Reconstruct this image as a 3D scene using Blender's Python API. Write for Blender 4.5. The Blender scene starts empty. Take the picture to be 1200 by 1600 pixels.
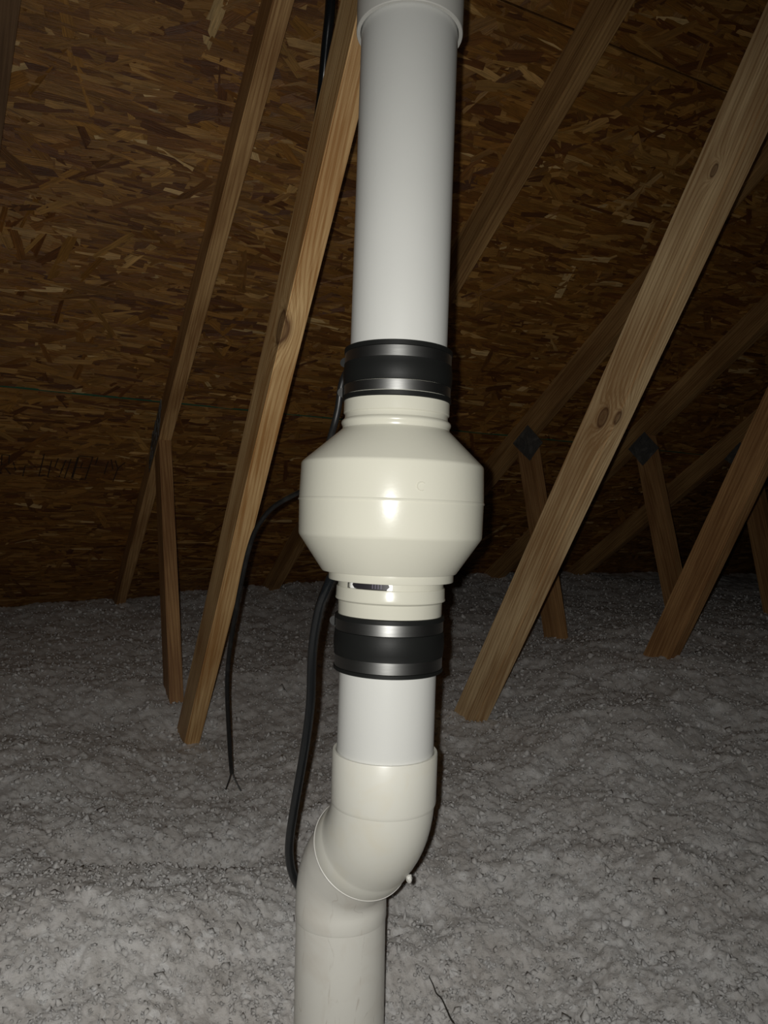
import bpy, bmesh, math, random
import numpy as np
from mathutils import Vector, Matrix, noise, Quaternion

random.seed(7)
S = bpy.context.scene
COL = S.collection

# ------------------------------------------------------------------ camera, light, world
# world: X runs along the eave (truss spacing), Y runs from the ridge down to the eave, Z up
PSI, PITCH, ROLL, FPX, CZ = 0.4559, 0.0564, 0.0116, 1158.0, 0.80
CAM = Vector((0, 0, CZ))
f0 = Vector((math.sin(PSI), math.cos(PSI), 0)); r0 = Vector((math.cos(PSI), -math.sin(PSI), 0)); zz = Vector((0, 0, 1))
FW = f0*math.cos(PITCH) + zz*math.sin(PITCH)
up0 = zz*math.cos(PITCH) - f0*math.sin(PITCH)
RT = r0*math.cos(ROLL) + up0*math.sin(ROLL)
UP = up0*math.cos(ROLL) - r0*math.sin(ROLL)
cd = bpy.data.cameras.new('camera'); cam = bpy.data.objects.new('camera', cd); COL.objects.link(cam)
M = Matrix.Identity(4)
for i in range(3):
    M[i][0] = RT[i]; M[i][1] = UP[i]; M[i][2] = -FW[i]; M[i][3] = CAM[i]
cam.matrix_world = M
cd.sensor_fit = 'VERTICAL'; cd.sensor_height = 36.0; cd.sensor_width = 27.0; cd.lens = 36.0*FPX/1600.0
cd.clip_start = 0.02; cd.clip_end = 60
S.camera = cam

ld = bpy.data.lights.new('phone_flash', 'SPOT')
ld.energy = 27.0; ld.color = (1.0, 0.985, 0.94); ld.shadow_soft_size = 0.0035
ld.spot_size = math.radians(135); ld.spot_blend = 1.0
lo = bpy.data.objects.new('phone_flash', ld); COL.objects.link(lo)
aim = (FW - RT*0.16 - UP*0.13).normalized()
lo.location = CAM - RT*0.014 + UP*0.006
lo.rotation_euler = (-aim).to_track_quat('Z', 'Y').to_euler()

w = bpy.data.worlds.new('attic_dark'); S.world = w; w.use_nodes = True
w.node_tree.nodes['Background'].inputs[0].default_value = (0.5, 0.45, 0.4, 1)
w.node_tree.nodes['Background'].inputs[1].default_value = 0.0008
S.view_settings.view_transform = 'Standard'; S.view_settings.look = 'None'
S.view_settings.exposure = 0.0; S.view_settings.gamma = 1.0; S.view_settings.use_curve_mapping = False

# ------------------------------------------------------------------ node helpers
def new_mat(name):
    m = bpy.data.materials.new(name); m.use_nodes = True
    nt = m.node_tree; b = nt.nodes['Principled BSDF']
    return m, nt, b
def N(nt, t, **kw):
    n = nt.nodes.new(t)
    for k, v in kw.items():
        if k.startswith('i_'): n.inputs[k[2:].replace('_', ' ')].default_value = v
        else: setattr(n, k, v)
    return n
def lk(nt, a, b): nt.links.new(a, b)
def ramp(nt, fac, stops, interp='LINEAR'):
    r = N(nt, 'ShaderNodeValToRGB'); cr = r.color_ramp; cr.interpolation = interp
    while len(cr.elements) < len(stops): cr.elements.new(0.5)
    for e, (p, c) in zip(cr.elements, stops):
        e.position = p; e.color = (*c, 1) if len(c) == 3 else c
    if fac is not None: lk(nt, fac, r.inputs[0])
    return r.outputs[0]
def mixc(nt, fac, a, b, blend='MIX'):
    n = N(nt, 'ShaderNodeMix', data_type='RGBA', blend_type=blend)
    for s, v in ((n.inputs[0], fac), (n.inputs[6], a), (n.inputs[7], b)):
        if isinstance(v, bpy.types.NodeSocket): lk(nt, v, s)
        elif isinstance(v, (int, float)): s.default_value = v
        else: s.default_value = (*v, 1)
    return n.outputs[2]
def math_(nt, op, a, b=None, c=None):
    n = N(nt, 'ShaderNodeMath', operation=op)
    for i, v in enumerate((a, b, c)):
        if v is None: continue
        if isinstance(v, bpy.types.NodeSocket): lk(nt, v, n.inputs[i])
        else: n.inputs[i].default_value = v
    return n.outputs[0]
def vmap(nt, vec, scale=(1, 1, 1), rot=(0, 0, 0), loc=(0, 0, 0)):
    n = N(nt, 'ShaderNodeMapping'); lk(nt, vec, n.inputs[0])
    n.inputs['Location'].default_value = loc; n.inputs['Rotation'].default_value = rot; n.inputs['Scale'].default_value = scale
    return n.outputs[0]
def bump(nt, h, strength, dist, prev=None):
    n = N(nt, 'ShaderNodeBump'); n.inputs['Strength'].default_value = strength; n.inputs['Distance'].default_value = dist
    lk(nt, h, n.inputs['Height'])
    if prev is not None: lk(nt, prev, n.inputs['Normal'])
    return n.outputs[0]

def plastic(name, col, rough=0.35, stain=0.0, stain_col=(0.5, 0.36, 0.2), seed=0.0, spec=0.5):
    m, nt, b = new_mat(name)
    tc = N(nt, 'ShaderNodeTexCoord')
    v = vmap(nt, tc.outputs['Object'], (1, 1, 1), loc=(seed, seed*2, 0))
    n = N(nt, 'ShaderNodeTexNoise', i_Scale=14.0, i_Detail=4.0); lk(nt, v, n.inputs['Vector'])
    c = mixc(nt, ramp(nt, n.outputs[0], [(0.35, (0, 0, 0)), (0.7, (1, 1, 1))]), tuple(x*0.97 for x in col), col)
    if stain > 0:
        n2 = N(nt, 'ShaderNodeTexNoise', i_Scale=22.0, i_Detail=6.0, i_Distortion=1.2); lk(nt, v, n2.inputs['Vector'])
        mk = ramp(nt, n2.outputs[0], [(0.50, (0, 0, 0)), (0.74, (1, 1, 1))])
        c = mixc(nt, math_(nt, 'MULTIPLY', mk, stain), c, stain_col)
    if name == 'dusty_pvc':     # fine brown scratches and dirt lines
        n4 = N(nt, 'ShaderNodeTexNoise', i_Scale=9.0, i_Detail=2.0, i_Distortion=0.6); lk(nt, vmap(nt, v, (2.2, 2.2, 0.8)), n4.inputs['Vector'])
        d_ = math_(nt, 'ABSOLUTE', math_(nt, 'SUBTRACT', n4.outputs[0], 0.5))
        ln = ramp(nt, d_, [(0.0, (1, 1, 1)), (0.009, (0, 0, 0))])
        n5 = N(nt, 'ShaderNodeTexNoise', i_Scale=60.0, i_Detail=3.0); lk(nt, v, n5.inputs['Vector'])
        gate = ramp(nt, n5.outputs[0], [(0.48, (0, 0, 0)), (0.62, (0.32,)*3)])
        c = mixc(nt, math_(nt, 'MULTIPLY', ln, gate), c, (0.22, 0.15, 0.09))
    lk(nt, c, b.inputs['Base Color'])
    b.inputs['Roughness'].default_value = rough
    b.inputs['Specular IOR Level'].default_value = spec
    n3 = N(nt, 'ShaderNodeTexNoise', i_Scale=180.0, i_Detail=2.0); lk(nt, v, n3.inputs['Vector'])
    lk(nt, bump(nt, n3.outputs[0], 0.05, 0.001), b.inputs['Normal'])
    return m
def metal(name, col, rough):
    m, nt, b = new_mat(name)
    tc = N(nt, 'ShaderNodeTexCoord')
    n = N(nt, 'ShaderNodeTexNoise', i_Scale=40.0, i_Detail=4.0); lk(nt, vmap(nt, tc.outputs['Object'], (1, 1, 6)), n.inputs['Vector'])
    lk(nt, mixc(nt, n.outputs[0], tuple(x*0.8 for x in col), col), b.inputs['Base Color'])
    b.inputs['Metallic'].default_value = 1.0; b.inputs['Roughness'].default_value = rough
    lk(nt, bump(nt, n.outputs[0], 0.08, 0.0006), b.inputs['Normal'])
    return m

def wood(name, light, dark, seed=0.0, knots=(), fibre=1.0):
    """pine; local Z runs along the board. knots: list of (x, y, z, radius)"""
    m, nt, b = new_mat(name)
    tc = N(nt, 'ShaderNodeTexCoord'); P = tc.outputs['Object']
    kmask = None; push = None
    for (kx, ky, kz, kr) in knots:
        v = N(nt, 'ShaderNodeVectorMath', operation='SUBTRACT'); lk(nt, P, v.inputs[0]); v.inputs[1].default_value = (kx, ky, kz)
        s = N(nt, 'ShaderNodeVectorMath', operation='MULTIPLY'); lk(nt, v.outputs[0], s.inputs[0]); s.inputs[1].default_value = (1/kr, 1/kr, 0.55/kr)
        L = N(nt, 'ShaderNodeVectorMath', operation='LENGTH'); lk(nt, s.outputs[0], L.inputs[0])
        k = ramp(nt, math_(nt, 'MULTIPLY', L.outputs['Value'], 0.25), [(0.0, (0.75,)*3), (0.17, (0.6,)*3), (0.235, (1,)*3), (0.275, (0.35,)*3), (0.36, (0,)*3)])
        g = math_(nt, 'DIVIDE', 1.0, math_(nt, 'ADD', 1.0, math_(nt, 'POWER', L.outputs['Value'], 2.0)))
        kmask = k if kmask is None else math_(nt, 'MAXIMUM', kmask, k)
        push = g if push is None else math_(nt, 'ADD', push, g)
    v = vmap(nt, P, (1, 1, 0.045), loc=(seed, seed*1.7, seed*0.3))
    if push is not None:
        cmb = N(nt, 'ShaderNodeCombineXYZ'); q = math_(nt, 'MULTIPLY', push, 0.05)
        lk(nt, q, cmb.inputs[0]); lk(nt, q, cmb.inputs[1])
        ad = N(nt, 'ShaderNodeVectorMath', operation='ADD'); lk(nt, v, ad.inputs[0]); lk(nt, cmb.outputs[0], ad.inputs[1]); v = ad.outputs[0]
    wv = N(nt, 'ShaderNodeTexWave', wave_type='BANDS', bands_direction='DIAGONAL', wave_profile='SAW')
    wv.inputs['Scale'].default_value = 21.0; wv.inputs['Distortion'].default_value = 9.0
    wv.inputs['Detail'].default_value = 3.0; wv.inputs['Detail Scale'].default_value = 0.9; lk(nt, v, wv.inputs['Vector'])
    ring = ramp(nt, wv.outputs['Fac'], [(0.0, (0.25,)*3), (0.6, (0.45,)*3), (0.93, (0.9,)*3), (1.0, (0.3,)*3)])
    nf = N(nt, 'ShaderNodeTexNoise', i_Scale=330.0, i_Detail=6.0, i_Roughness=0.65); lk(nt, vmap(nt, P, (1, 1, 0.022), loc=(seed, 0, 0)), nf.inputs['Vector'])
    nm = N(nt, 'ShaderNodeTexNoise', i_Scale=90.0, i_Detail=4.0, i_Roughness=0.6); lk(nt, vmap(nt, v, (1, 1, 0.5)), nm.inputs['Vector'])
    nb = N(nt, 'ShaderNodeTexNoise', i_Scale=5.0, i_Detail=4.0); lk(nt, vmap(nt, P, (3, 3, 0.8), loc=(0, seed, seed)), nb.inputs['Vector'])
    w2 = N(nt, 'ShaderNodeTexWave', wave_type='BANDS', bands_direction='DIAGONAL', wave_profile='SIN')
    w2.inputs['Scale'].default_value = 62.0; w2.inputs['Distortion'].default_value = 14.0
    w2.inputs['Detail'].default_value = 2.0; w2.inputs['Detail Scale'].default_value = 0.35; lk(nt, v, w2.inputs['Vector'])
    fine = ramp(nt, w2.outputs['Fac'], [(0.45, (0, 0, 0)), (0.9, (1, 1, 1))])
    ring = mixc(nt, 0.5, ring, fine)
    f = math_(nt, 'ADD', math_(nt, 'MULTIPLY', ring, 0.42), math_(nt, 'MULTIPLY', math_(nt, 'SUBTRACT', nf.outputs[0], 0.5), 1.0))
    f = math_(nt, 'ADD', f, math_(nt, 'MULTIPLY', nm.outputs[0], 0.75))
    f = math_(nt, 'ADD', f, math_(nt, 'MULTIPLY', math_(nt, 'SUBTRACT', nb.outputs[0], 0.5), 1.3))
    c = ramp(nt, f, [(0.18, light), (0.5, tuple((a_+b_)*0.5 for a_, b_ in zip(light, dark))), (0.85, dark)])
    if kmask is not None: c = mixc(nt, math_(nt, 'MULTIPLY', kmask, 0.9), c, (0.085, 0.032, 0.012))
    lk(nt, c, b.inputs['Base Color'])
    b.inputs['Roughness'].default_value = 0.55; b.inputs['Specular IOR Level'].default_value = 0.35
    n1 = bump(nt, nf.outputs[0], 0.35*fibre, 0.0015)
    lk(nt, bump(nt, ring, 0.25*fibre, 0.001, n1), b.inputs['Normal'])
    return m

def osb_mat():
    m, nt, b = new_mat('oriented_strand_board')
    tc = N(nt, 'ShaderNodeTexCoord'); P = tc.outputs['Object']
    col = None; hgt = None
    wn = N(nt, 'ShaderNodeTexNoise', i_Scale=9.0, i_Detail=2.0); lk(nt, P, wn.inputs['Vector'])
    warp = N(nt, 'ShaderNodeVectorMath', operation='MULTIPLY_ADD'); lk(nt, wn.outputs['Color'], warp.inputs[0])
    warp.inputs[1].default_value = (0.035, 0.035, 0); lk(nt, P, warp.inputs[2])
    fn = N(nt, 'ShaderNodeTexNoise', i_Scale=60.0, i_Detail=6.0, i_Roughness=0.65)
    # layers of long thin strands at different angles, the later ones lying on top
    layers = [(0.05, 11, 50, 0.0, 0.0), (-0.55, 9, 42, 3.1, 0.30), (0.45, 10, 44, 7.7, 0.38), (-0.12, 8, 40, 12.3, 0.46), (-0.95, 7, 34, 17.9, 0.68), (0.16, 9, 52, 23.1, 0.52), (1.15, 8, 38, 29.9, 0.82), (-0.03, 7, 36, 35.3, 0.62)]
    pal = [(0.0, (0.12, 0.050, 0.014)), (0.2, (0.22, 0.098, 0.024)), (0.42, (0.34, 0.165, 0.042)), (0.65, (0.45, 0.235, 0.066)), (0.85, (0.56, 0.33, 0.115)), (1.0, (0.70, 0.47, 0.21))]
    for (a, sx, sy, off, th) in layers:
        v = vmap(nt, vmap(nt, warp.outputs[0], rot=(0, 0, a)), (sx, sy, 1), loc=(off, off*1.3, 0))
        vo = N(nt, 'ShaderNodeTexVoronoi', voronoi_dimensions='2D', distance='CHEBYCHEV', i_Scale=1.0); vo.inputs['Randomness'].default_value = 0.9; lk(nt, v, vo.inputs['Vector'])
        sep = N(nt, 'ShaderNodeSeparateColor'); lk(nt, vo.outputs['Color'], sep.inputs[0])
        # streaks along the strand
        st = N(nt, 'ShaderNodeTexNoise', i_Scale=1.0, i_Detail=5.0, i_Roughness=0.7); lk(nt, vmap(nt, v, (1.2, 11, 1)), st.inputs['Vector'])
        fac = math_(nt, 'ADD', math_(nt, 'MULTIPLY', sep.outputs[0], 0.72), math_(nt, 'MULTIPLY', math_(nt, 'SUBTRACT', st.outputs[0], 0.38), 0.62))
        c = ramp(nt, fac, pal)
        edge = ramp(nt, vo.outputs['Distance'], [(0.42, (0, 0, 0)), (0.62, (1, 1, 1))])
        c = mixc(nt, math_(nt, 'MULTIPLY', edge, 0.45), c, (0.09, 0.035, 0.01))
        h = math_(nt, 'ADD', math_(nt, 'MULTIPLY', sep.outputs[1], 0.7), math_(nt, 'MULTIPLY', st.outputs[0], 0.5))
        h = math_(nt, 'SUBTRACT', h, math_(nt, 'MULTIPLY', edge, 0.5))
        if col is None: col, hgt = c, h
        else:
            mk = ramp(nt, sep.outputs[2], [(th, (0, 0, 0)), (th+0.02, (1, 1, 1))])
            mk = math_(nt, 'MULTIPLY', mk, math_(nt, 'LESS_THAN', vo.outputs['Distance'], 0.55))
            col = mixc(nt, mk, col, c)
            mm = N(nt, 'ShaderNodeMix', data_type='FLOAT'); lk(nt, mk, mm.inputs[0]); lk(nt, hgt, mm.inputs[2]); lk(nt, math_(nt, 'ADD', h, 0.35), mm.inputs[3]); hgt = mm.outputs[0]
    bn = N(nt, 'ShaderNodeTexNoise', i_Scale=2.2, i_Detail=3.0); lk(nt, P, bn.inputs['Vector'])
    col = mixc(nt, ramp(nt, bn.outputs[0], [(0.35, (0, 0, 0)), (0.7, (1, 1, 1))]), mixc(nt, 0.45, col, (0.30, 0.13, 0.03)), col)
    lk(nt, col, b.inputs['Base Color'])
    b.inputs['Roughness'].default_value = 0.5; b.inputs['Specular IOR Level'].default_value = 0.5
    lk(nt, bump(nt, hgt, 0.9, 0.006), b.inputs['Normal'])
    return m

def insul_mat():
    m, nt, b = new_mat('blown_fibre')
    tc = N(nt, 'ShaderNodeTexCoord'); P = tc.outputs['Object']
    n1 = N(nt, 'ShaderNodeTexNoise', i_Scale=28.0, i_Detail=6.0, i_Roughness=0.65); lk(nt, P, n1.inputs['Vector'])
    n2 = N(nt, 'ShaderNodeTexNoise', i_Scale=6.0, i_Detail=3.0); lk(nt, P, n2.inputs['Vector'])
    vo = N(nt, 'ShaderNodeTexVoronoi', i_Scale=95.0); lk(nt, P, vo.inputs['Vector'])
    c = ramp(nt, n1.outputs[0], [(0.30, (0.60, 0.58, 0.555)), (0.5, (0.82, 0.805, 0.785)), (0.68, (0.95, 0.94, 0.93))])
    c = mixc(nt, ramp(nt, n2.outputs[0], [(0.35, (0, 0, 0)), (0.7, (1, 1, 1))]), mixc(nt, 0.5, c, (0.55, 0.50, 0.46)), c)
    sep = N(nt, 'ShaderNodeSeparateColor'); lk(nt, vo.outputs['Color'], sep.inputs[0])
    c = mixc(nt, ramp(nt, sep.outputs[0], [(0.86, (0, 0, 0)), (0.95, (0.6,)*3)]), c, (0.92, 0.91, 0.90))
    lk(nt, c, b.inputs['Base Color']); b.inputs['Roughness'].default_value = 0.7
    b.inputs['Specular IOR Level'].default_value = 0.35
    b.inputs['Subsurface Weight'].default_value = 0.65; b.inputs['Subsurface Radius'].default_value = (1, 1, 1); b.inputs['Subsurface Scale'].default_value = 0.0055
    n3 = N(nt, 'ShaderNodeTexNoise', i_Scale=150.0, i_Detail=7.0, i_Roughness=0.75); lk(nt, P, n3.inputs['Vector'])
    a = bump(nt, n3.outputs[0], 1.0, 0.005)
    lk(nt, a, b.inputs['Normal'])
    return m

PVC = plastic('white_pvc', (0.60, 0.602, 0.575), 0.33, spec=0.45)
PVCF = plastic('fitting_pvc', (0.60, 0.59, 0.55), 0.36)
ELB = plastic('aged_pvc', (0.64, 0.63, 0.565), 0.38, 0.22, (0.60, 0.52, 0.35), 1.3)
ELBD = plastic('dusty_pvc', (0.67, 0.655, 0.60), 0.42, 0.28, (0.48, 0.41, 0.33), 4.1)
FAN = plastic('cream_plastic', (0.56, 0.548, 0.465), 0.25, spec=0.4)
TAB = plastic('pale_tab_plastic', (0.85, 0.85, 0.84), 0.3)
RUB = plastic('black_rubber', (0.009, 0.0095, 0.009), 0.5, spec=0.2)
BLK = plastic('black_jacket', (0.008, 0.009, 0.010), 0.16, spec=0.7)
BLKD = plastic('dusty_black_jacket', (0.012, 0.012, 0.012), 0.4, 0.22, (0.10, 0.10, 0.09), 2.0)
DRK = plastic('dark_box_plastic', (0.016, 0.014, 0.018), 0.5)
STL = metal('stainless_band', (0.36, 0.36, 0.35), 0.36)
SCR = metal('screw_steel', (0.7, 0.7, 0.7), 0.3)
GAL = plastic('galvanized_plate', (0.085, 0.083, 0.078), 0.45, 0.6, (0.22, 0.21, 0.19))
GRN = plastic('green_edge_paint', (0.030, 0.11, 0.060), 0.6)
INK = plastic('stamp_ink', (0.045, 0.024, 0.012), 0.7)
TWG = plastic('dark_twig', (0.03, 0.025, 0.02), 0.7)
GYP = plastic('drywall_back', (0.4, 0.38, 0.35), 0.8)
OSB = osb_mat(); INS = insul_mat()

# ------------------------------------------------------------------ object helpers
def link(name, me, mats, parent=None):
    o = bpy.data.objects.new(name, me); COL.objects.link(o)
    for m in (mats if isinstance(mats, (list, tuple)) else [mats]): me.materials.append(m)
    if parent is not None:
        o.parent = parent; o.matrix_parent_inverse = Matrix.Identity(4)
    return o
def tag(o, label, cat, group=None, kind=None):
    o['label'] = label; o['category'] = cat
    if group: o['group'] = group
    if kind: o['kind'] = kind
def thing(name, label, cat, loc=(0, 0, 0), group=None):
    o = bpy.data.objects.new(name, None); COL.objects.link(o); o.location = loc; o.empty_display_size = 0.05
    tag(o, label, cat, group); return o
def shift(me, loc):
    me.transform(Matrix.Translation(-Vector(loc)))
def finish(bm, name, mats, parent=None, smooth=35):
    bmesh.ops.recalc_face_normals(bm, faces=bm.faces)
    me = bpy.data.meshes.new(name); bm.to_mesh(me); bm.free()
    if parent is not None: shift(me, parent.matrix_basis.translation if parent.parent is None else parent.parent.matrix_basis.translation)
    if smooth:
        for p in me.polygons: p.use_smooth = True
        me.set_sharp_from_angle(angle=math.radians(smooth))
    return link(name, me, mats, parent)
def frame(d):
    d = Vector(d).normalized()
    a = (-f0) - d*(-f0).dot(d); a.normalize()      # towards the viewer's side
    return d, a, d.cross(a)
def rings(bm, spec, n=96, cap=(True, True), a0=0.0, a1=2*math.pi):
    """spec: list of (centre, axis dir, radius, (squash))"""
    full = abs((a1-a0) - 2*math.pi) < 1e-6
    rs = []
    for (c, d, R) in spec:
        d, a, bb = frame(d)
        k = n if full else n+1
        rs.append([bm.verts.new(Vector(c) + (a*math.cos(a0+(a1-a0)*i/n) + bb*math.sin(a0+(a1-a0)*i/n))*R) for i in range(k)])
    for A, B in zip(rs, rs[1:]):
        k = len(A)
        for i in range(k if full else k-1):
            bm.faces.new((A[i], A[(i+1) % k], B[(i+1) % k], B[i]))
    if full:
        if cap[0]: bm.faces.new(rs[0])
        if cap[1]: bm.faces.new(rs[-1][::-1])
    return rs
def smooth_path(pts, k=8):
    P = [Vector(p) for p in pts]; out = []
    for i in range(len(P)-1):
        p0 = P[max(i-1, 0)]; p1 = P[i]; p2 = P[i+1]; p3 = P[min(i+2, len(P)-1)]
        for j in range(k):
            t = j/k
            out.append(0.5*((2*p1) + (p2-p0)*t + (2*p0-5*p1+4*p2-p3)*t*t + (3*p1-p0-3*p2+p3)*t**3))
    out.append(P[-1]); return out
def tube(bm, pts, R, n=14, cap=True):
    nrm = None; rs = []
    for i, p in enumerate(pts):
        t = (pts[min(i+1, len(pts)-1)] - pts[max(i-1, 0)]).normalized()
        if nrm is None: nrm = t.orthogonal().normalized()
        nrm = (nrm - t*nrm.dot(t)).normalized(); b2 = t.cross(nrm)
        r = R[i] if isinstance(R, (list, tuple)) else R
        rs.append([bm.verts.new(p + (nrm*math.cos(2*math.pi*j/n) + b2*math.sin(2*math.pi*j/n))*r) for j in range(n)])
    for A, B in zip(rs, rs[1:]):
        for j in range(n): bm.faces.new((A[j], A[(j+1) % n], B[(j+1) % n], B[j]))
    if cap: bm.faces.new(rs[0][::-1]); bm.faces.new(rs[-1])

# ------------------------------------------------------------------ roof deck (setting)
TH = 0.5283; TT = math.tan(TH); CT = math.cos(TH); ST = math.sin(TH)
H = 1.7547                      # chord underside above the camera at Y = 0
HC = CZ + H                     # z of chord underside plane at Y=0
HR = HC + 0.089/CT              # z of roof deck underside at Y=0
def roofpt(v, s, off=0.0):      # s: distance down the slope, off: above the deck underside
    return Vector((v, s*CT + off*ST, HR - s*ST + off*CT))
ceil = bpy.data.objects.new('ceiling', None); COL.objects.link(ceil); ceil['kind'] = 'structure'
ceil['label'] = 'sloping underside of the strand board roof deck'
rowobjs = []
rows = [(-0.9, 1.409), (1.413, 2.752), (2.757, 4.75)]
Mroof = Matrix.Translation((0, 0, HR)) @ Matrix(((1, 0, 0, 0), (0, CT, ST, 0), (0, -ST, CT, 0), (0, 0, 0, 1)))
for i, (s0, s1) in enumerate(rows):
    bm = bmesh.new(); t = 0.012
    x0, x1 = -3.2, 8.0
    vs = [bm.verts.new(p) for p in ((x0, s0, 0), (x1, s0, 0), (x1, s1, 0), (x0, s1, 0), (x0, s0, t), (x1, s0, t), (x1, s1, t), (x0, s1, t))]
    for f in ((0, 3, 2, 1), (4, 5, 6, 7), (0, 1, 5, 4), (1, 2, 6, 5), (2, 3, 7, 6), (3, 0, 4, 7)):
        bm.faces.new([vs[k] for k in f])
    bmesh.ops.recalc_face_normals(bm, faces=bm.faces)
    for f in bm.faces:
        if (i == 1 and f.normal.y > 0.9) or (i == 2 and f.normal.y < -0.9): f.material_index = 1
    me = bpy.data.meshes.new('roof_panel'); bm.to_mesh(me); bm.free()
    o = link('roof_panel', me, [OSB, GRN], ceil); o.matrix_local = Mroof; rowobjs.append(o)
    # painted edge showing as a thin line along the joint
    if i == 1:
        bm = bmesh.new()
        e0 = s1 - 0.0015; e1 = s1 + 0.0035
        segs = 60; xs = [-3.2 + 11.2*k/segs for k in range(segs+1)]
        prev = None
        for x in xs:
            j = 0.002*noise.noise(Vector((x*3, i*5, 0)))
            cur = (bm.verts.new((x, e0 + j, -0.0030)), bm.verts.new((x, e1 + j, -0.0030)), bm.verts.new((x, e0+j, 0.006)), bm.verts.new((x, e1+j, 0.006)))
            if prev:
                bm.faces.new((prev[0], cur[0], cur[1], prev[1])); bm.faces.new((prev[0], prev[2], cur[2], cur[0])); bm.faces.new((prev[1], cur[1], cur[3], prev[3]))
            prev = cur
        me = bpy.data.meshes.new('painted_joint'); bm.to_mesh(me); bm.free()
        o = link('painted_joint', me, GRN, ceil); o.matrix_local = Mroof
        o['label'] = 'green painted joint line'
# individual wood strands pressed into the face of the boards
def strand_mat():
    m, nt, b = new_mat('wood_strands')
    at = N(nt, 'ShaderNodeAttribute', attribute_name='tone'); uv = N(nt, 'ShaderNodeUVMap')
    st = N(nt, 'ShaderNodeTexNoise', i_Scale=1.0, i_Detail=5.0, i_Roughness=0.7); lk(nt, vmap(nt, uv.outputs[0], (14, 420, 1)), st.inputs['Vector'])
    lo_ = N(nt, 'ShaderNodeTexNoise', i_Scale=1.0, i_Detail=3.0); lk(nt, vmap(nt, uv.outputs[0], (18, 60, 1)), lo_.inputs['Vector'])
    k = math_(nt, 'ADD', math_(nt, 'MULTIPLY', st.outputs[0], 2.1), math_(nt, 'MULTIPLY', lo_.outputs[0], 1.0))
    k = math_(nt, 'MAXIMUM', math_(nt, 'SUBTRACT', k, 0.55), 0.22)
    c = mixc(nt, 1.0, at.outputs['Color'], (1, 1, 1), 'MULTIPLY')
    vm = N(nt, 'ShaderNodeVectorMath', operation='SCALE'); lk(nt, c, vm.inputs[0]); lk(nt, k, vm.inputs['Scale'])
    lk(nt, vm.outputs[0], b.inputs['Base Color'])
    b.inputs['Roughness'].default_value = 0.42; b.inputs['Specular IOR Level'].default_value = 0.55
    lk(nt, bump(nt, st.outputs[0], 0.8, 0.003), b.inputs['Normal'])
    return m
STRAND = strand_mat()
def strands(row, s0, s1, count, seed):
    rg = random.Random(seed); V_, F_, C_, UVs = [], [], [], []
    pal = [((0.145, 0.052, 0.012), 2.0), ((0.21, 0.084, 0.016), 3.5), ((0.27, 0.118, 0.022), 5), ((0.34, 0.162, 0.035), 4), ((0.43, 0.225, 0.060), 1.6), ((0.55, 0.32, 0.11), 0.5), ((0.66, 0.44, 0.19), 0.2)]
    cum = []; t_ = 0
    for c_, w_ in pal: t_ += w_; cum.append((t_, c_))
    for n_ in range(count):
        x = rg.uniform(-1.0, 5.2); y = rg.uniform(s0, s1)
        kind = rg.random()
        ang = rg.gauss(0, 0.11) if kind < 0.78 else (rg.gauss(-0.55, 0.25) if kind < 0.90 else rg.uniform(-1.5, 1.5))
        L = rg.uniform(0.06, 0.15) if kind < 0.86 else rg.uniform(0.07, 0.19); W = rg.uniform(0.009, 0.031)*(0.8 if kind < 0.78 else 1.0)
        if n_ > count*0.9 and kind < 0.4: L *= 0.55; W *= 0.5
        z = -0.0001 - 0.0026*(n_/count) - rg.uniform(0, 0.0003)
        ca, sa = math.cos(ang), math.sin(ang); tx, ty = rg.gauss(0, 0.0045/L*0.3), rg.gauss(0, 0.06)
        k = 5; top, bot = [], []
        sk = rg.uniform(-0.4, 0.4)
        for j in range(k+1):
            u = -L/2 + L*j/k
            e = W/2*(rg.uniform(0.7, 1.0) if j in (0, k) else 1.0)
            top.append((u + rg.uniform(-0.006, 0.006) + sk*e, e*rg.uniform(0.8, 1.12))); bot.append((u + rg.uniform(-0.006, 0.006) - sk*e, -e*rg.uniform(0.8, 1.12)))
        b0 = len(V_); r_ = rg.random(); base_c = None; q_ = rg.random()*t_
        for cc, c_ in cum:
            if q_ <= cc: base_c = c_; break
        g_ = rg.uniform(0.8, 1.2); uo, vo_ = rg.random()*9, rg.random()*9
        for (u, v) in top + bot:
            X_, Y_ = x + u*ca - v*sa, y + u*sa + v*ca
            V_.append((X_, min(max(Y_, s0 + 0.001), s1 - 0.001), min(z + u*tx + v*ty, -0.00005)))
            UVs.append((u + uo, v + vo_)); C_.append((base_c[0]*g_, base_c[1]*g_, base_c[2]*g_, 1))
        for j in range(k):
            F_.append((b0+j, b0+j+1, b0+k+1+j+1, b0+k+1+j))
    me = bpy.data.meshes.new('strand_layer'); me.from_pydata(V_, [], F_); me.update()
    ca_ = me.color_attributes.new('tone', 'FLOAT_COLOR', 'POINT'); ca_.data.foreach_set('color', [f for c_ in C_ for f in c_])
    ul = me.uv_layers.new(name='UVMap'); li = np.zeros(len(me.loops), dtype=np.int32); me.loops.foreach_get('vertex_index', li)
    ul.data.foreach_set('uv', np.array(UVs)[li].ravel())
    o = link('strand_layer', me, STRAND, row); o['kind'] = 'stuff'
    return o
strands(rowobjs[0], 0.55, 1.409, 9500, 1)
strands(rowobjs[1], 1.413, 2.752, 15000, 2)
strands(rowobjs[2], 2.757, 4.50, 17000, 3)
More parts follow.
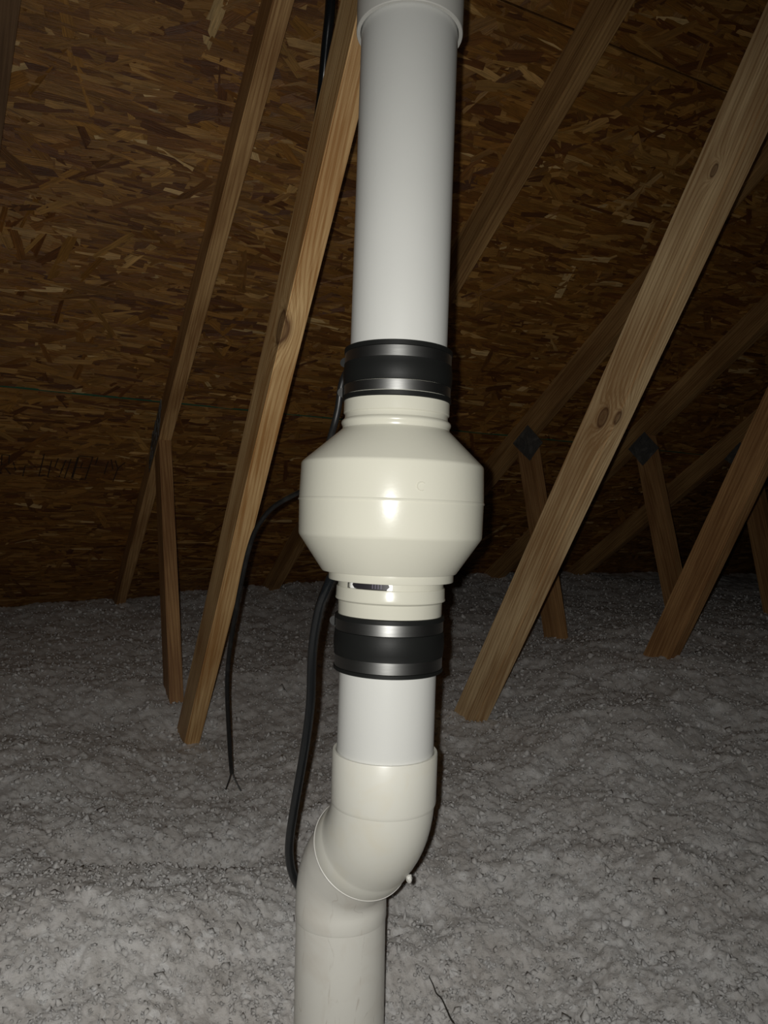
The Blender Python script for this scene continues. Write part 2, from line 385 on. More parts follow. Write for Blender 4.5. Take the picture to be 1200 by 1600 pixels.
# faded printed stamp on the lowest panel: strokes in (x px, y px) of a 200 x 45 px block
def stamp():
    bm = bmesh.new()
    strokes = [(3,8,1,36),(3,8,14,8),(14,8,13,20),(2,22,14,21),(8,27,16,36),
               (38,22,35,38),(38,22,54,22),(20,18,24,30),
               (66,3,60,37),(62,37,70,34),
               (78,12,74,38),(88,8,84,22),
               (100,10,92,37),(108,8,101,38),(118,5,112,38),
               (120,3,142,3),(142,3,135,38),(120,3,114,38),(117,20,139,20),(114,38,136,38),(127,12,125,20),
               (150,3,148,14),(168,8,164,34),(172,5,178,20),
               (186,18,182,40),(186,18,196,8),(186,18,179,6)]
    W = 0.0036
    for (x0, y0, x1, y1) in strokes:
        def q(x, y):
            vv = -0.067 + 0.389*x/200; ss = 3.05 + 0.150*y/40
            return Vector((vv, ss, 0))
        a, b_ = q(x0, y0), q(x1, y1); d = (b_-a).normalized(); n = Vector((-d.y, d.x, 0))*W/2
        lo_ = [bm.verts.new(p + Vector((0, 0, z))) for z in (-0.0034, -0.0028) for p in (a-n, a+n, b_+n, b_-n)]
        for f in ((0, 1, 2, 3), (4, 7, 6, 5), (0, 4, 5, 1), (1, 5, 6, 2), (2, 6, 7, 3), (3, 7, 4, 0)): bm.faces.new([lo_[k] for k in f])
    bmesh.ops.recalc_face_normals(bm, faces=bm.faces)
    me = bpy.data.meshes.new('printed_stamp'); bm.to_mesh(me); bm.free()
    o = link('printed_stamp', me, INK, ceil); o.matrix_local = Mroof
    o['label'] = 'faded dark printed lettering'
stamp()

# drywall under the insulation
bm = bmesh.new(); bmesh.ops.create_cube(bm, size=1.0, matrix=Matrix.Translation((2.4, 1.6, -0.006)) @ Matrix.Diagonal((11.2, 5.6, 0.012, 1)))
o = finish(bm, 'floor', GYP, smooth=0); o['kind'] = 'structure'; o['label'] = 'drywall carrying the insulation'

# ------------------------------------------------------------------ blown insulation
ctl = [(.35,.80,.185),(.35,.4,.15),(-.1,.5,.17),(.9,.35,.19),(0,.9,.265),(.24,.90,.225),(.46,.78,.205),(.71,.55,.215),(1.0,.6,.27),
       (-.01,1.32,.345),(.206,1.17,.305),(.365,1.35,.285),(.41,1.54,.300),(.40,1.90,.300),(.40,2.09,.384),(1.083,1.58,.385),(.7,1.2,.31),(1.738,1.58,.503),(1.738,2.06,.506),
       (-.07,3.6,.555),(.45,3.55,.585),(1,3.44,.650),(2.4,3.3,.70),(4,3.4,.70),(1.14,.85,.33),(2.2,1.2,.48),(-1,1.5,.37),(-1,3.5,.54),(5,2,.6),(0.9,2.6,.47),(2.2,2.6,.58),(-.3,2.4,.43),(-1,.3,.2),(3,0.5,.45)]
ctl = np.array(ctl)
def tps(r2): return 0.5*r2*np.log(r2 + 1e-9)
K = tps(((ctl[:, None, :2] - ctl[None, :, :2])**2).sum(-1)) + np.eye(len(ctl))*0.01
Pm = np.c_[np.ones(len(ctl)), ctl[:, :2]]
A_ = np.block([[K, Pm], [Pm.T, np.zeros((3, 3))]])
sol = np.linalg.solve(A_, np.r_[ctl[:, 2], 0, 0, 0])
def hbase(X, Y):
    X = np.asarray(X); Y = np.asarray(Y); out = sol[-3] + sol[-2]*X + sol[-1]*Y
    for (cx, cy, _), w_ in zip(ctl, sol[:-3]): out = out + w_*tps((X-cx)**2 + (Y-cy)**2)
    return out
mounds = [(.10,1.05,.15,.30,0.0,.040),(.11,1.80,.16,.30,.1,.030),(.22,1.30,.07,.28,-.15,-.045),(2.0,1.95,.18,.5,.3,.035),(.72,.62,.12,.14,0,.022),(.60,.80,.05,.2,.5,-.014),
          (1.15,1.05,.05,.35,.5,-.022),(.95,.95,.10,.2,.4,.018),(1.25,1.35,.12,.25,.3,.022),(1.0,1.25,.04,.25,.4,-.016),(-.2,2.3,.2,.4,0,.035),(.75,1.7,.12,.25,.1,.022),(.8,2.25,.12,.4,0,.03),(1.45,2.5,.15,.4,.1,.03),(.5,1.1,.06,.2,.3,.012)]
def disp(x, y):
    h = 0.0
    for (mx, my, ly, lx, an_, am) in mounds:
        ca, sa = math.cos(an_), math.sin(an_); u = (x-mx)*ca + (y-my)*sa; v = -(x-mx)*sa + (y-my)*ca
        e2 = (u/lx)**2 + (v/ly)**2
        if e2 < 8: h += am*math.exp(-e2)
    q = noise.noise_vector(Vector((x*5, y*5, 1.0)))
    x2, y2 = x + q[0]*0.035, y + q[1]*0.035
    h += noise.noise(Vector((x*2.3, y*2.3, 3.1)))*0.016
    h += noise.noise(Vector((x2*8, y2*8, 9.0)))*0.014
    h += noise.noise(Vector((x2*19, y2*19, 5.0)))*0.0085
    q = noise.noise_vector(Vector((x*30, y*30, 6.0)))
    x3, y3 = x + q[0]*0.012, y + q[1]*0.012
    h += (0.5 - noise.voronoi(Vector((x3*34, y3*34, 0.5)))[0][0])*0.0085
    h += (0.5 - noise.voronoi(Vector((x3*85, y3*85, 4.5)))[0][0])*0.0055
    h += noise.noise(Vector((x*60, y*60, 7.0)))*0.0035
    h += noise.noise(Vector((x*170, y*170, 8.0)))*0.0030
    return h
NA, NR = 1000, 820
az = np.linspace(math.radians(-54), math.radians(56), NA) + PSI
rr = 0.25*(7.0/0.25)**(np.linspace(0, 1, NR))
RR, AZ = np.meshgrid(rr, az, indexing='ij')
X = (RR*np.sin(AZ)).ravel(); Y = (RR*np.cos(AZ)).ravel()
Zb = hbase(X, Y)
keepv = np.ones(len(X), bool)
ROOFM = HR - Y*TT
Zs = np.empty(len(X))
for i in range(len(X)):
    Zs[i] = Zb[i] + disp(X[i], Y[i]) if (Y[i] < 4.1 and -3.2 < X[i] < 8.0) else 0.5
keepv = (Zs < ROOFM + 0.004) & (X > -3.15) & (X < 7.9) & (Y > -1.1)
co = np.c_[X, Y, Zs]
idx = np.arange(NR*NA).reshape(NR, NA)
q = np.stack([idx[:-1, :-1], idx[:-1, 1:], idx[1:, 1:], idx[1:, :-1]], -1).reshape(-1, 4)
q = q[keepv[q].all(1)]
used = np.zeros(len(X), bool); used[q.ravel()] = True
remap = np.cumsum(used) - 1
me = bpy.data.meshes.new('blown_insulation')
vv = co[used]; q = remap[q][:, ::-1]
# loose tufts lying on the surface
tv, tf = [], []
rng = random.Random(3)
base = len(vv)
for _ in range(72000):
    r = 0.55*(4.3/0.55)**(rng.random()**0.85); a = PSI + math.radians(rng.uniform(-40, 40))
    x, y = r*math.sin(a), r*math.cos(a)
    if y > 3.5 or y < 0.3: continue
    if (x-.353)**2 + (y-.82)**2 < 0.068**2: continue
    z = float(hbase(x, y)) + disp(x, y)
    s = rng.uniform(0.0009, 0.0034)*(1 + 1.6*rng.random()**8)*(0.75+0.3*r)
    qx = Quaternion((rng.gauss(0, 1), rng.gauss(0, 1), rng.gauss(0, 1), rng.gauss(0, 1))).normalized()
    k0 = base + len(tv)
    sh = Vector((1.2*s, s*rng.uniform(.6, 1.1), s*rng.uniform(.25, .7)))
    for p in ((1, 0, 0), (-1, 0, 0), (0, 1, 0), (0, -1, 0), (0, 0, 1), (0, 0, -1)):
        v_ = Vector((p[0]*sh.x*rng.uniform(.7, 1.3), p[1]*sh.y*rng.uniform(.7, 1.3), p[2]*sh.z))
        v_ = qx @ v_ + Vector((x, y, z + 0.15*s)); tv.append(v_[:])
    for f in ((0, 2, 4), (2, 1, 4), (1, 3, 4), (3, 0, 4), (2, 0, 5), (1, 2, 5), (3, 1, 5), (0, 3, 5)): tf.append([k0+j for j in f])
allv = np.vstack([vv, np.array(tv)])
me.from_pydata(allv.tolist(), [], q.tolist() + tf)
me.update()
for p in me.polygons: p.use_smooth = True
ins = link('blown_insulation', me, INS)
tag(ins, 'fluffy white-grey blown fibre insulation covering the attic floor', 'insulation', kind='stuff')

# ------------------------------------------------------------------ trusses
def board(name, parent, v0, v1, a, b, width, mat, clipchord=None, side=1, label=None, knots=()):
    """prism in a truss plane. a,b: (y,z) ends of the near edge; the board extends `width` to one side"""
    a = Vector((0, *a)); b = Vector((0, *b)); d = (b-a).normalized(); n = Vector((0, -d.z, d.y))*side
    pts = [a, b, b + n*width, a + n*width]
    if clipchord is not None:          # extend the first end along the board until it meets the chord underside
        for i in (0, 3):
            p = pts[i]; t = ((HC - p.y*TT) - p.z)/(d.z + d.y*TT); pts[i] = p + d*(t - clipchord*0)
    O = (a + b)/2 + Vector(((v0+v1)/2, 0, 0)) + n*width/2
    Mx = Matrix.Identity(3); Mx.col[2] = d; Mx.col[1] = n; Mx.col[0] = n.cross(d)
    Mi = Mx.transposed()
    if isinstance(mat, tuple):
        mat = wood(mat[0], *TONE[mat[1]], seed=mat[2], knots=[(*(Mi @ (Vector(k[:3]) - O)), k[3]) for k in knots])
    bm = bmesh.new(); vs = []
    for v in (v0, v1):
        for p in pts: vs.append(bm.verts.new(Mi @ (Vector((v, p.y, p.z)) - O)))
    for f in ((0, 1, 2, 3), (7, 6, 5, 4), (0, 4, 5, 1), (1, 5, 6, 2), (2, 6, 7, 3), (3, 7, 4, 0)): bm.faces.new([vs[k] for k in f])
    bmesh.ops.recalc_face_normals(bm, faces=bm.faces)
    bmesh.ops.bevel(bm, geom=bm.edges[:], offset=0.0022, segments=2, affect='EDGES')
    me = bpy.data.meshes.new(name); bm.to_mesh(me); bm.free()
    for p in me.polygons: p.use_smooth = True
    me.set_sharp_from_angle(angle=math.radians(50))
    o = link(name, me, mat, parent)
    o.matrix_local = Matrix.Translation(O - parent.location) @ Mx.to_4x4()
    if label: o['label'] = label
    return o
def plate(parent, v, corners, seed):
    """toothed steel connector plate lying on the face x = v"""
    A, B, C_, D_ = [Vector((v, *c)) for c in corners]; O = parent.location
    bm = bmesh.new(); n, mm = 12, 8
    g = [[None]*(mm+1) for _ in range(n+1)]
    rg = random.Random(seed)
    for i in range(n+1):
        for j in range(mm+1):
            s, t = i/n, j/mm
            p = A*(1-s)*(1-t) + B*s*(1-t) + C_*s*t + D_*(1-s)*t
            g[i][j] = bm.verts.new(p - O + Vector((-0.0016, 0, 0)))
    for i in range(n):
        for j in range(mm):
            f = bm.faces.new((g[i][j], g[i+1][j], g[i+1][j+1], g[i][j+1]))
    fs = [f for f in bm.faces]
    r = bmesh.ops.inset_individual(bm, faces=fs, thickness=0.0016)
    for f in fs:
        d = rg.choice((-0.0012, 0.0011, 0.0))
        for v_ in f.verts: v_.co.x += d
    r = bmesh.ops.solidify(bm, geom=bm.faces[:], thickness=0.0012)
    bmesh.ops.recalc_face_normals(bm, faces=bm.faces)
    me = bpy.data.meshes.new('connector_plate'); bm.to_mesh(me); bm.free()
    return link('connector_plate', me, GAL, parent)

TONE = dict(
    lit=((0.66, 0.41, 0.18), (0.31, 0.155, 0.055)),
    warm=((0.74, 0.50, 0.24), (0.38, 0.19, 0.062)),
    tan=((0.74, 0.54, 0.30), (0.37, 0.215, 0.095)),
    brown=((0.50, 0.30, 0.12), (0.22, 0.11, 0.038)),
    red=((0.50, 0.285, 0.12), (0.25, 0.12, 0.045)),
    dark=((0.20, 0.115, 0.055), (0.11, 0.06, 0.028)))  # unlit look of the corner board, shade put into its wood colour
TH38 = 0.038
def truss(label, vL, diag=None, post=None, pl=None, tones=('brown', 'tan', 'red'), seed=0, diag_knots=(), chord_top=-0.55, chord_knots=()):
    t = thing('roof_truss', label, 'roof truss', (vL, 2.0, 0.3), 'roof trusses')
    v0, v1 = vL, vL + TH38
    cm = ('pine_chord', tones[0], seed+1.3)
    board('top_chord', t, v0, v1, (chord_top, HC - chord_top*TT), (3.75, HC - 3.75*TT), 0.089, cm, side=1, knots=chord_knots)
    if diag:
        a, b = diag; d = ((b[0]-a[0]), (b[1]-a[1])); k = (b[1] - 0.10)/(-d[1]); e = (b[0] + d[0]*k, 0.10)
        dm = ('pine_diagonal', tones[1], seed+4.1)
        board('diagonal_web', t, v0, v1, a, e, 0.089, dm, clipchord=1, side=1, knots=diag_knots)
    if post:
        a, b = post; d = ((b[0]-a[0]), (b[1]-a[1])); k = (b[1] - 0.10)/(-d[1]); e = (b[0] + d[0]*k, 0.10)
        pm = ('pine_post', tones[2], seed+8.7)
        board('post_web', t, v0, v1, a, e, 0.089, pm, clipchord=1, side=1)
    if pl: plate(t, v0, pl, seed)
    return t
tb = thing('timber_board', 'shade-tinted board under the roof deck cutting the top left corner of the photo', 'board', (-0.05, 1.5, 1.8))
board('board_body', tb, -TH38, 0.0, (-0.6, 0.0 + 0.6*TT), (3.4, -3.4*TT), 0.089, ('pine_shade_tint', 'dark', 50.0))
_o = tb.children[0]; ang_ = math.atan(0.125); Rz = Matrix.Rotation(ang_, 4, 'Z')
# the board slants a little across the trusses: turn it about the point where its right edge leaves the frame
piv = Vector((0.0, 1.383, -1.383*TT)); tgt = Vector((-0.031, 1.383, HC - 1.383*TT))
tb.matrix_basis = Matrix.Translation(tgt) @ Rz @ Matrix.Translation(-piv + Vector((-0.05, 1.5, 1.8)))
truss('roof truss with the knotty warm brown web leaning beside the vent pipe, leftmost upright', 0.383,
      diag=((0.900, 1.500), (1.950, 0.250)), post=((2.44, 1.25), (2.095, 0.386)),
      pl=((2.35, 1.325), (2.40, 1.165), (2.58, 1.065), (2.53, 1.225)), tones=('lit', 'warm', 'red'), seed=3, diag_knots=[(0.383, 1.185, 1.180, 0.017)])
truss('roof truss right of the vent pipe, its wide tan web carrying a double knot', 1.045,
      diag=((0.80, 1.482), (1.588, 0.391)), post=((2.30, 1.21), (2.06, 0.506)), tones=('brown', 'tan', 'red'), seed=11,
      diag_knots=[(1.045, 1.135, 1.079, 0.012), (1.045, 1.092, 1.069, 0.010), (1.045, 0.862, 1.462, 0.006), (1.045, 0.930, 1.575, 0.007)])
truss('second roof truss right of the vent pipe, its web reaching the lower right edge', 1.70,
      diag=((1.282, 1.011), (1.581, 0.503)), post=((2.21, 1.153), (2.061, 0.506)),
      pl=((2.3379, 1.2321), (2.2447, 1.290), (2.1565, 1.2132), (2.2327, 1.1533)), tones=('brown', 'red', 'red'), seed=19)
truss('third roof truss right of the vent pipe, dim in the background', 2.24,
      diag=((1.282, 1.011), (1.581, 0.503)), post=((2.147, 1.182), (2.051, 0.777)),
      pl=((2.2838, 1.243), (2.196, 1.3023), (2.1205, 1.2281), (2.2043, 1.1658)), tones=('brown', 'red', 'red'), seed=27)
truss('farthest and darkest roof truss at the right edge', 2.78,
      diag=((1.282, 1.011), (1.581, 0.503)), post=((2.109, 1.186), (2.042, 0.833)),
      pl=((2.26, 1.235), (2.18, 1.300), (2.09, 1.235), (2.17, 1.170)), tones=('brown', 'red', 'red'), seed=35)

# ------------------------------------------------------------------ vent pipe stack
A0 = Vector((0.361, 0.7187, 0.7486)); D = Vector((-0.0006, -0.0531, 0.9986)).normalized()
def ax(s): return A0 + D*s
def lathe(name, prof, mat, parent, n=128, a0=0.0, a1=2*math.pi, smooth=30, cap=(False, False)):
    bm = bmesh.new(); rings(bm, [(ax(s) - (RT*0.0024 if R > 0.0672 else RT*0), D, R) for s, R in prof], n, cap, a0, a1)
    return finish(bm, name, mat, parent, smooth)
def solid(name, outer, wall, mat, parent, n=128):
    """turned shell with an outer profile and a wall thickness, closed at the rims"""
    prof = outer + [(outer[-1][0], outer[-1][1]-wall), (outer[0][0], min(r for _, r in outer)-wall), outer[0]]
    return lathe(name, prof, mat, parent, n)

# top hub
t = thing('pipe_coupling', 'white PVC hub gripping the top of the vent pipe at the photo top', 'pipe fitting', ax(0.615))
lathe('hub', [(0.6140, 0.0535), (0.6137, 0.0570), (0.6147, 0.0576), (0.640, 0.0578), (0.700, 0.0579), (0.704, 0.0575), (0.704, 0.050), (0.622, 0.0532), (0.6140, 0.0535)], PVCF, t)
# continuing pipe above the hub
t = thing('vent_pipe', 'white PVC vent pipe going up out of the top hub', 'pipe', ax(0.70))
lathe('pipe_wall', [(0.664, 0.0523), (1.30, 0.0523), (1.30, 0.047), (0.664, 0.047), (0.664, 0.0523)], PVC, t)
# upper pipe
t = thing('vent_pipe', 'long smooth white PVC pipe between the top hub and the upper rubber coupling', 'pipe', ax(0.245))
lathe('pipe_wall', [(0.2445, 0.0523), (0.660, 0.0523), (0.660, 0.047), (0.2445, 0.047), (0.2445, 0.0523)], PVC, t)

def coupling(label, sb, st, bands, R, screws):   # one screw angle per band
    t = thing('rubber_coupling', label, 'pipe coupling', ax(sb), 'rubber pipe couplings')
    mid = (sb+st)/2
    prof = [(sb, 0.0530), (sb, R-0.0012), (sb+0.0009, R), (bands[0][0]-0.0004, R), (bands[0][0], R-0.0022), (bands[0][1], R-0.0022), (bands[0][1]+0.0004, R-0.0002)]
    for k in range(7):
        u = (k+0.5)/7; s = bands[0][1]+0.001 + (bands[1][0]-bands[0][1]-0.002)*u
        prof.append((s, R - 0.0004 + 0.0010*math.sin(math.pi*u)))
    prof += [(bands[1][0]-0.0004, R-0.0002), (bands[1][0], R-0.0022), (bands[1][1], R-0.0022), (bands[1][1]+0.0004, R), (st-0.0009, R), (st, R-0.0012), (st, 0.0530), (sb, 0.0530)]
    lathe('rubber_sleeve', prof, RUB, t)
    for (b0, b1), sc in zip(bands, screws):
        m_ = b0 + (b1-b0)*0.5; r = R - 0.0010
        c = lathe('clamp_band', [(b0+0.0002, r-0.0011), (b0+0.0002, r), (b1-0.0002, r), (b1-0.0002, r-0.0011), (b0+0.0002, r-0.0011)], STL, t)
        # worm screw on the left side, a little behind the silhouette
        for ang in [sc]:
            _, a, bb = frame(D)
            out = (a*math.cos(ang) + bb*math.sin(ang)).normalized(); tan = D.cross(out).normalized()
            bm = bmesh.new(); p = ax(m_) + out*(R + 0.0030)
            rs = []
            for (o_, rr_) in ((-0.009, 0.0030), (-0.0086, 0.0034), (-0.0055, 0.0034), (-0.0054, 0.0021), (0.010, 0.0021), (0.0104, 0.0017)):
                rs.append([bm.verts.new(p + tan*o_ + (out*math.cos(2*math.pi*j/12) + D*math.sin(2*math.pi*j/12))*rr_) for j in range(12)])
            for P_, Q_ in zip(rs, rs[1:]):
                for j in range(12): bm.faces.new((P_[j], P_[(j+1) % 12], Q_[(j+1) % 12], Q_[j]))
            bm.faces.new(rs[0]); bm.faces.new(rs[-1][::-1])
            finish(bm, 'screw', SCR, c)
            bm = bmesh.new()   # housing bridging the worm
            pts = []
            for j in range(9):
                th_ = math.pi*j/8
                pts.append(ax(m_) + out*(R + 0.0002 + 0.0058*math.sin(th_)) + tan*0.003 + D*(0.0052*math.cos(th_)))
            A2 = [bm.verts.new(x) for x in pts]; B2 = [bm.verts.new(x + tan*0.009) for x in pts]
            for j in range(8): bm.faces.new((A2[j], A2[j+1], B2[j+1], B2[j]))
            bm.faces.new(A2); bm.faces.new(B2[::-1]); bm.faces.new((A2[0], B2[0], B2[8], A2[8]))
            finish(bm, 'screw_housing', STL, c)
    return t
coupling('upper black rubber coupling with two steel bands above the fan', 0.2139, 0.2705, [(0.2197, 0.2306), (0.2538, 0.2650)], 0.0585, [-1.86, -1.98])
coupling('lower black rubber coupling with two shiny steel bands below the fan', -0.0720, -0.0126, [(-0.0676, -0.0555), (-0.0293, -0.0177)], 0.0589, [2.3, -1.90])

# inline fan
t = thing('inline_fan', 'cream barrel-shaped inline vent fan between the two rubber couplings', 'fan', ax(0.02))
lathe('upper_housing', [(0.238, 0.0500), (0.238, 0.0565), (0.2141, 0.0570), (0.2015, 0.0571), (0.2007, 0.0566), (0.2001, 0.0556), (0.1965, 0.0557), (0.1948, 0.0563), (0.1930, 0.0585), (0.1915, 0.0592), (0.1900, 0.0592), (0.1882, 0.0585), (0.1866, 0.0577), (0.1845, 0.0578),
    (0.1838, 0.0584), (0.1484, 0.0966), (0.1470, 0.0976), (0.1452, 0.0981), (0.1095, 0.0992), (0.1083, 0.1000), (0.1068, 0.1001), (0.1068, 0.0950), (0.146, 0.093), (0.184, 0.0535), (0.238, 0.0500)], FAN, t, 160)
lathe('lower_housing', [(0.1070, 0.0950), (0.1070, 0.0991), (0.0725, 0.0985), (0.0706, 0.0980), (0.0692, 0.0972), (0.0335, 0.0728), (0.0326, 0.0720), (0.0325, 0.0672), (0.0322, 0.0672), (0.0247, 0.0671), (0.0238, 0.0668), (0.0237, 0.0560), (0.0237, 0.050), (0.030, 0.0500), (0.07, 0.094), (0.1070, 0.0950)], FAN, t, 160)
aL = -0.905; aR = 0.030     # angular extent of the wiring slot, measured from the front (left negative)
lathe('collar_neck', [(0.0240, 0.0530), (0.0240, 0.0568), (0.0160, 0.0568), (0.0160, 0.0530)], FAN, t, 110, aR, aL + 2*math.pi)
lathe('bottom_collar', [(0.0168, 0.0520), (0.0168, 0.0578), (0.0160, 0.0583), (0.0062, 0.0586), (0.0046, 0.0592), (0.0035, 0.0590), (0.0016, 0.0562), (0.0005, 0.0559), (-0.034, 0.0556), (-0.034, 0.0510), (0.0168, 0.0520)], FAN, t, 128)
def sector(name, a0, a1, s0, s1, r0_, r1, mat, parent, taper=0.0, n=24):
    bm = bmesh.new(); _, a, bb = frame(D); vs = []
    prof = [(s0, r0_, 0), (s0, r1, taper), ((s0+s1)/2, r1, 0), (s1, r1, taper*0.5), (s1, r0_, 0)]
    for i in range(n+1):
        row = []
        for (s, r, tp) in prof:
            lo_, hi_ = a0 + tp, a1 - tp
            an = lo_ + (hi_-lo_)*i/n
            row.append(bm.verts.new(ax(s) + (a*math.cos(an) + bb*math.sin(an))*r))
        vs.append(row)
    m_ = len(prof)
    for A2, B2 in zip(vs, vs[1:]):
        for j in range(m_): bm.faces.new((A2[j], A2[(j+1) % m_], B2[(j+1) % m_], B2[j]))
    bm.faces.new(vs[0]); bm.faces.new(vs[-1][::-1])
    return finish(bm, name, mat, parent, 30)
sector('wiring_box', -0.82, -0.03, 0.0172, 0.0236, 0.040, 0.0545, DRK, t, taper=0.06)
sector('cable_clip', -0.905, -0.76, 0.0168, 0.0238, 0.046, 0.0535, TAB, t)
sector('cable_clip', -0.08, 0.030, 0.0168, 0.0238, 0.046, 0.0535, TAB, t)
sector('slot_back', -0.95, 0.08, 0.0165, 0.0239, 0.036, 0.0405, DRK, t)
for k in range(4):
    an = -0.36 + 0.055*k
    sector('connector_pin', an, an+0.022, 0.0180, 0.0228, 0.050, 0.0552, TAB if False else plastic('grey_pin', (0.10, 0.09, 0.12), 0.4), t, n=2)
# moulding mark on the upper housing: a small raised open ring
bm = bmesh.new(); _, a, bb = frame(D); an = 0.255; cs = 0.1215; rr0 = 0.0989
pts = []
for k in range(15):
    q_ = math.radians(40) + math.radians(265)*k/14
    aa = an + 0.0042*math.cos(q_)/rr0; pts.append(ax(cs + 0.0042*math.sin(q_)) + (a*math.cos(aa) + bb*math.sin(aa))*rr0)
tube(bm, pts, 0.0005, 8); finish(bm, 'moulding_mark', FAN, t)

# lower pipe and elbows
t = thing('vent_pipe', 'short white PVC pipe between the lower rubber coupling and the elbow', 'pipe', ax(-0.18))
lathe('pipe_wall', [(-0.0520, 0.0521), (-0.200, 0.0521), (-0.200, 0.047), (-0.0520, 0.047), (-0.0520, 0.0521)], PVC, t)

N1 = ax(-0.2395); LOWX, LOWY = 0.3525, 0.8168
DN = -D
off = Vector((LOWX, LOWY, 0)) - Vector((N1.x, N1.y, 0)); off -= D*off.dot(D)
d2 = (off.normalized() + DN*1.0).normalized()        # 45 degree run
run = off.length/ (d2.dot(off.normalized()))
N2 = N1 + d2*run
dlow = Vector((0.0005, 0.008, -1)).normalized()
def arc(c0, da, db, rad, k=8):
    """points of a fillet at node c0 between directions da and db"""
    ang = da.angle(db); tl = rad*math.tan(ang/2); out = []
    p0 = c0 - da*tl
    axn = da.cross(db).normalized()
    side_ = axn.cross(da).normalized(); cen = p0 + side_*rad
    for i in range(k+1):
        R_ = Matrix.Rotation(ang*i/k, 3, axn)
        out.append((cen + R_ @ (p0-cen), R_ @ da))
    return out
t = thing('pipe_elbow', 'aged cream PVC elbow bending left below the short white pipe', 'pipe elbow', ax(-0.20))
spec = [(ax(-0.1650), DN, 0.0522), (ax(-0.1590), DN, 0.0532), (ax(-0.1588), DN, 0.0560), (ax(-0.1600), DN, 0.0566), (ax(-0.2110), DN, 0.0566), (ax(-0.2135), DN, 0.0560), (ax(-0.2145), DN, 0.0556)]
a1_ = arc(N1, DN, d2, 0.085)
for i, (c, d) in enumerate(a1_): spec.append((c, d, 0.0552))
e = a1_[-1][0]
spec += [(e + d2*0.004, d2, 0.0556), (e + d2*0.006, d2, 0.0563), (e + d2*0.018, d2, 0.0568), (e + d2*0.0222, d2, 0.0570), (e + d2*0.0235, d2, 0.0566), (e + d2*0.0235, d2, 0.0530), (e + d2*0.014, d2, 0.0526)]
bm = bmesh.new(); rings(bm, spec, 128, (False, False)); finish(bm, 'elbow_body', ELB, t, 28)
# glossy rim of the mouth
bm = bmesh.new(); rr_ = e + d2*0.0232
rings(bm, [(rr_ - d2*0.0016, d2, 0.0568), (rr_ - d2*0.0012, d2, 0.0577), (rr_ + d2*0.0008, d2, 0.0576), (rr_ + d2*0.0010, d2, 0.0545), (rr_ - d2*0.0012, d2, 0.0545), (rr_ - d2*0.0012, d2, 0.0569)], 128, (False, False))
finish(bm, 'rim', PVCF, t, 28)
# moulding nub at right of the elbow
bm = bmesh.new()
sd = (RT - d2*RT.dot(d2)).normalized()
vd = (e - CAM).normalized(); sd = d2.cross(vd).normalized()
if sd.dot(RT) < 0: sd = -sd
p = e - d2*0.002 + (sd - vd*0.12).normalized()*0.0585
bmesh.ops.create_icosphere(bm, subdivisions=3, radius=1.0)
for v in bm.verts:
    c = v.co.copy(); r_ = 1 + 0.25*noise.noise(c*1.7)
    v.co = p + RT*c.x*0.0035*r_ + f0*c.y*0.004*r_ + UP*c.z*0.0046*r_
finish(bm, 'moulding_nub', PVCF, t)

t = thing('pipe_elbow', 'lower dusty PVC elbow coming out of the aged elbow and turning down', 'pipe elbow', N2)
a2_ = arc(N2, d2, dlow, 0.075)
spec = [(e + d2*0.015, d2, 0.0470), (e + d2*0.015, d2, 0.0524), (a2_[0][0] - d2*0.004, d2, 0.0526)]
for i, (c, d) in enumerate(a2_): spec.append((c, d, 0.0530))
l0 = a2_[-1][0]
spec += [(l0 + dlow*0.003, dlow, 0.0532), (l0 + dlow*0.016, dlow, 0.0532), (l0 + dlow*0.0175, dlow, 0.0526), (l0 + dlow*0.0176, dlow, 0.048)]
bm = bmesh.new(); rings(bm, spec, 128, (False, False)); finish(bm, 'elbow_body', ELBD, t, 28)
t = thing('vent_pipe', 'dusty stained cream pipe dropping into the insulation at the photo bottom', 'pipe', l0 + dlow*0.018)
bm = bmesh.new(); rings(bm, [(l0 + dlow*0.0172, dlow, 0.0475), (l0 + dlow*0.0172, dlow, 0.0523), (l0 + dlow*0.10, dlow, 0.0523), (l0 + dlow*0.375, dlow, 0.0523), (l0 + dlow*0.375, dlow, 0.0475)], 128, (False, False))
finish(bm, 'pipe_wall', ELBD, t, 28)

# ------------------------------------------------------------------ cables
def cable(name, pts, R, mat, label, cat='cable', k=10, parent=None):
    P = smooth_path(pts, k); bm = bmesh.new(); tube(bm, P, R, 16)
    o = finish(bm, name, mat, parent, 60)
    if parent is None: tag(o, label, cat)
    return o
# thick glossy power cable looping from under the fan down behind the elbow
cable('power_cable', [(0.335,0.762,0.800),(0.3225,0.762,0.7925),(0.3133,0.7640,0.7784),(0.3088,0.7772,0.7566),(0.3086,0.7954,0.7339),(0.3099,0.8137,0.6992),(0.3126,0.8255,0.668),(0.3164,0.8378,0.621),(0.3157,0.8528,0.5652),
      (0.3117,0.87,0.5003),(0.3104,0.8849,0.4498),(0.3131,0.891,0.4203),(0.3206,0.8944,0.3969),(0.3357,0.900,0.3702),(0.355,0.905,0.32),(0.37,0.91,0.25),(0.38,0.915,0.17)], 0.0055, BLK,
      'thick glossy black cable hanging from under the fan and curving behind the elbow')
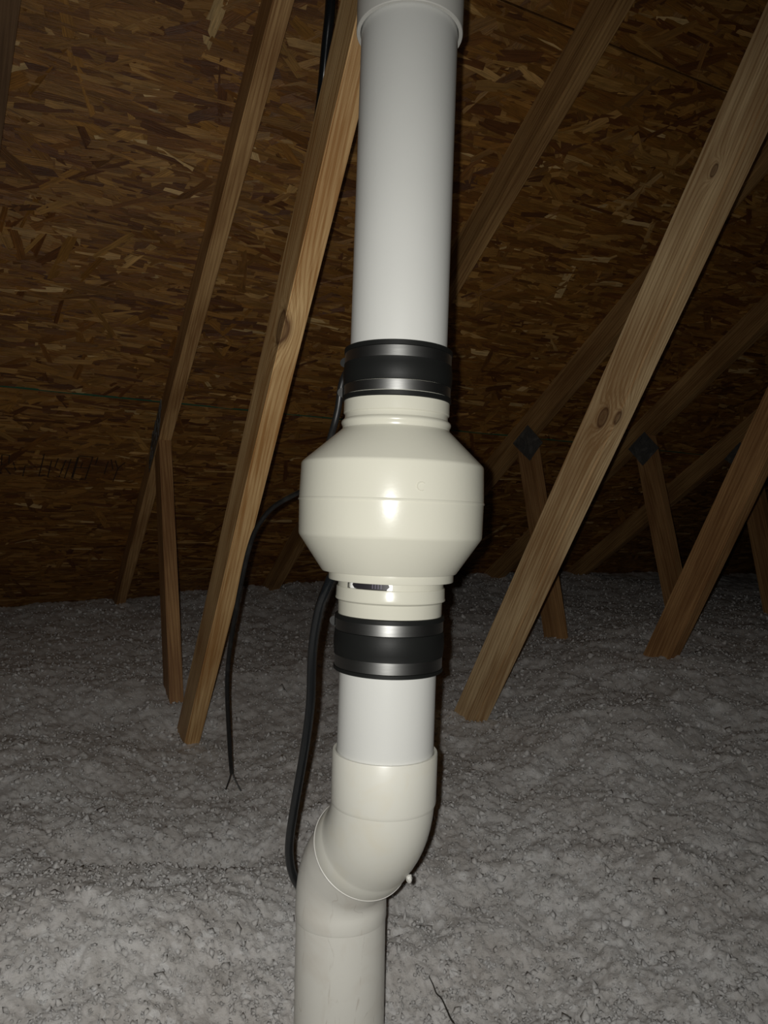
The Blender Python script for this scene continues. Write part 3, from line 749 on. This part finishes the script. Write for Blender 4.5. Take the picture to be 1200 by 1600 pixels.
# conduit behind the knotty web at the top
def behind(z, g=0.013):
    y = 0.900 + (1.500 - z)*0.84 + 0.1162 + g
    return y
cable('conduit', [(0.3760, 0.960, 1.78), (0.3775, 0.965, 1.68), (0.3800, 0.972, 1.606), (0.3845, 0.998, 1.555), (0.3920, behind(1.49), 1.49), (0.3990, behind(1.43), 1.43)] + [(0.4030, behind(z), z) for z in (1.36, 1.2, 1.0, 0.8, 0.6, 0.45, 0.28)], 0.0078, BLK,
      'black conduit at the top running behind the knotty web beside the vent pipe', 'conduit')
def dep(x, y, k): return CAM + (FW + RT*(x-600)/FPX - UP*(y-800)/FPX)*k
c2 = [(0.3932,0.8136,1.2934),(0.3923,0.8117,1.1532),(0.374,0.8037,1.0678),(0.3472,0.8086,1.0223),(0.3384,0.8086,1.0019),(0.3372,0.8166,0.9723),(0.3357,0.8301,0.947),(0.3395,0.8700,0.9150),(0.3600,0.9600,0.9000),
      (0.3972,1.0817,0.9011),(0.3756,1.1736,0.8773),(0.3618,1.2146,0.8486),(0.3573,1.2512,0.8144),(0.3555,1.2892,0.758),(0.3579,1.3482,0.6743),(0.3617,1.3970,0.598),(0.3690,1.4300,0.5284),(0.3900,1.4820,0.412),(0.4030,1.5120,0.352)]
cl = thing('branch_cable', 'thin dusty black cable arcing left from behind the fan to the insulation', 'cable', c2[-1])
cable('cable_jacket', c2, 0.0042, BLKD, None, parent=cl)
for dx, dy in ((-0.006, 0.004), (0.010, -0.010)):
    e_ = Vector(c2[-1])
    cable('frayed_wire', [e_ + Vector((0, 0, 0.006)), e_ + Vector((dx*0.4, dy*0.4, -0.008)), e_ + Vector((dx, dy, -0.022)), e_ + Vector((dx*1.6, dy*1.6, -0.034))], 0.0014, BLKD, None, k=5, parent=cl)

# ------------------------------------------------------------------ thin dark wire poking out of the insulation at the bottom
def surf(x, y): return float(hbase(x, y)) + disp(x, y)
w0 = (0.512, 0.895); w1 = (0.510, 0.755)
pts = []
for k in range(12):
    s = k/11; x = w0[0] + (w1[0]-w0[0])*s + 0.0009*math.sin(k*2.1); y = w0[1] + (w1[1]-w0[1])*s
    pts.append(Vector((x, y, surf(x, y) + 0.004)))
cable('wire', pts, [0.0006 + 0.0006*min(1, k/30) for k in range(len(smooth_path(pts, 6)))], TWG, 'thin dark bent wire lying on the insulation right of the bottom pipe', 'wire', k=6)
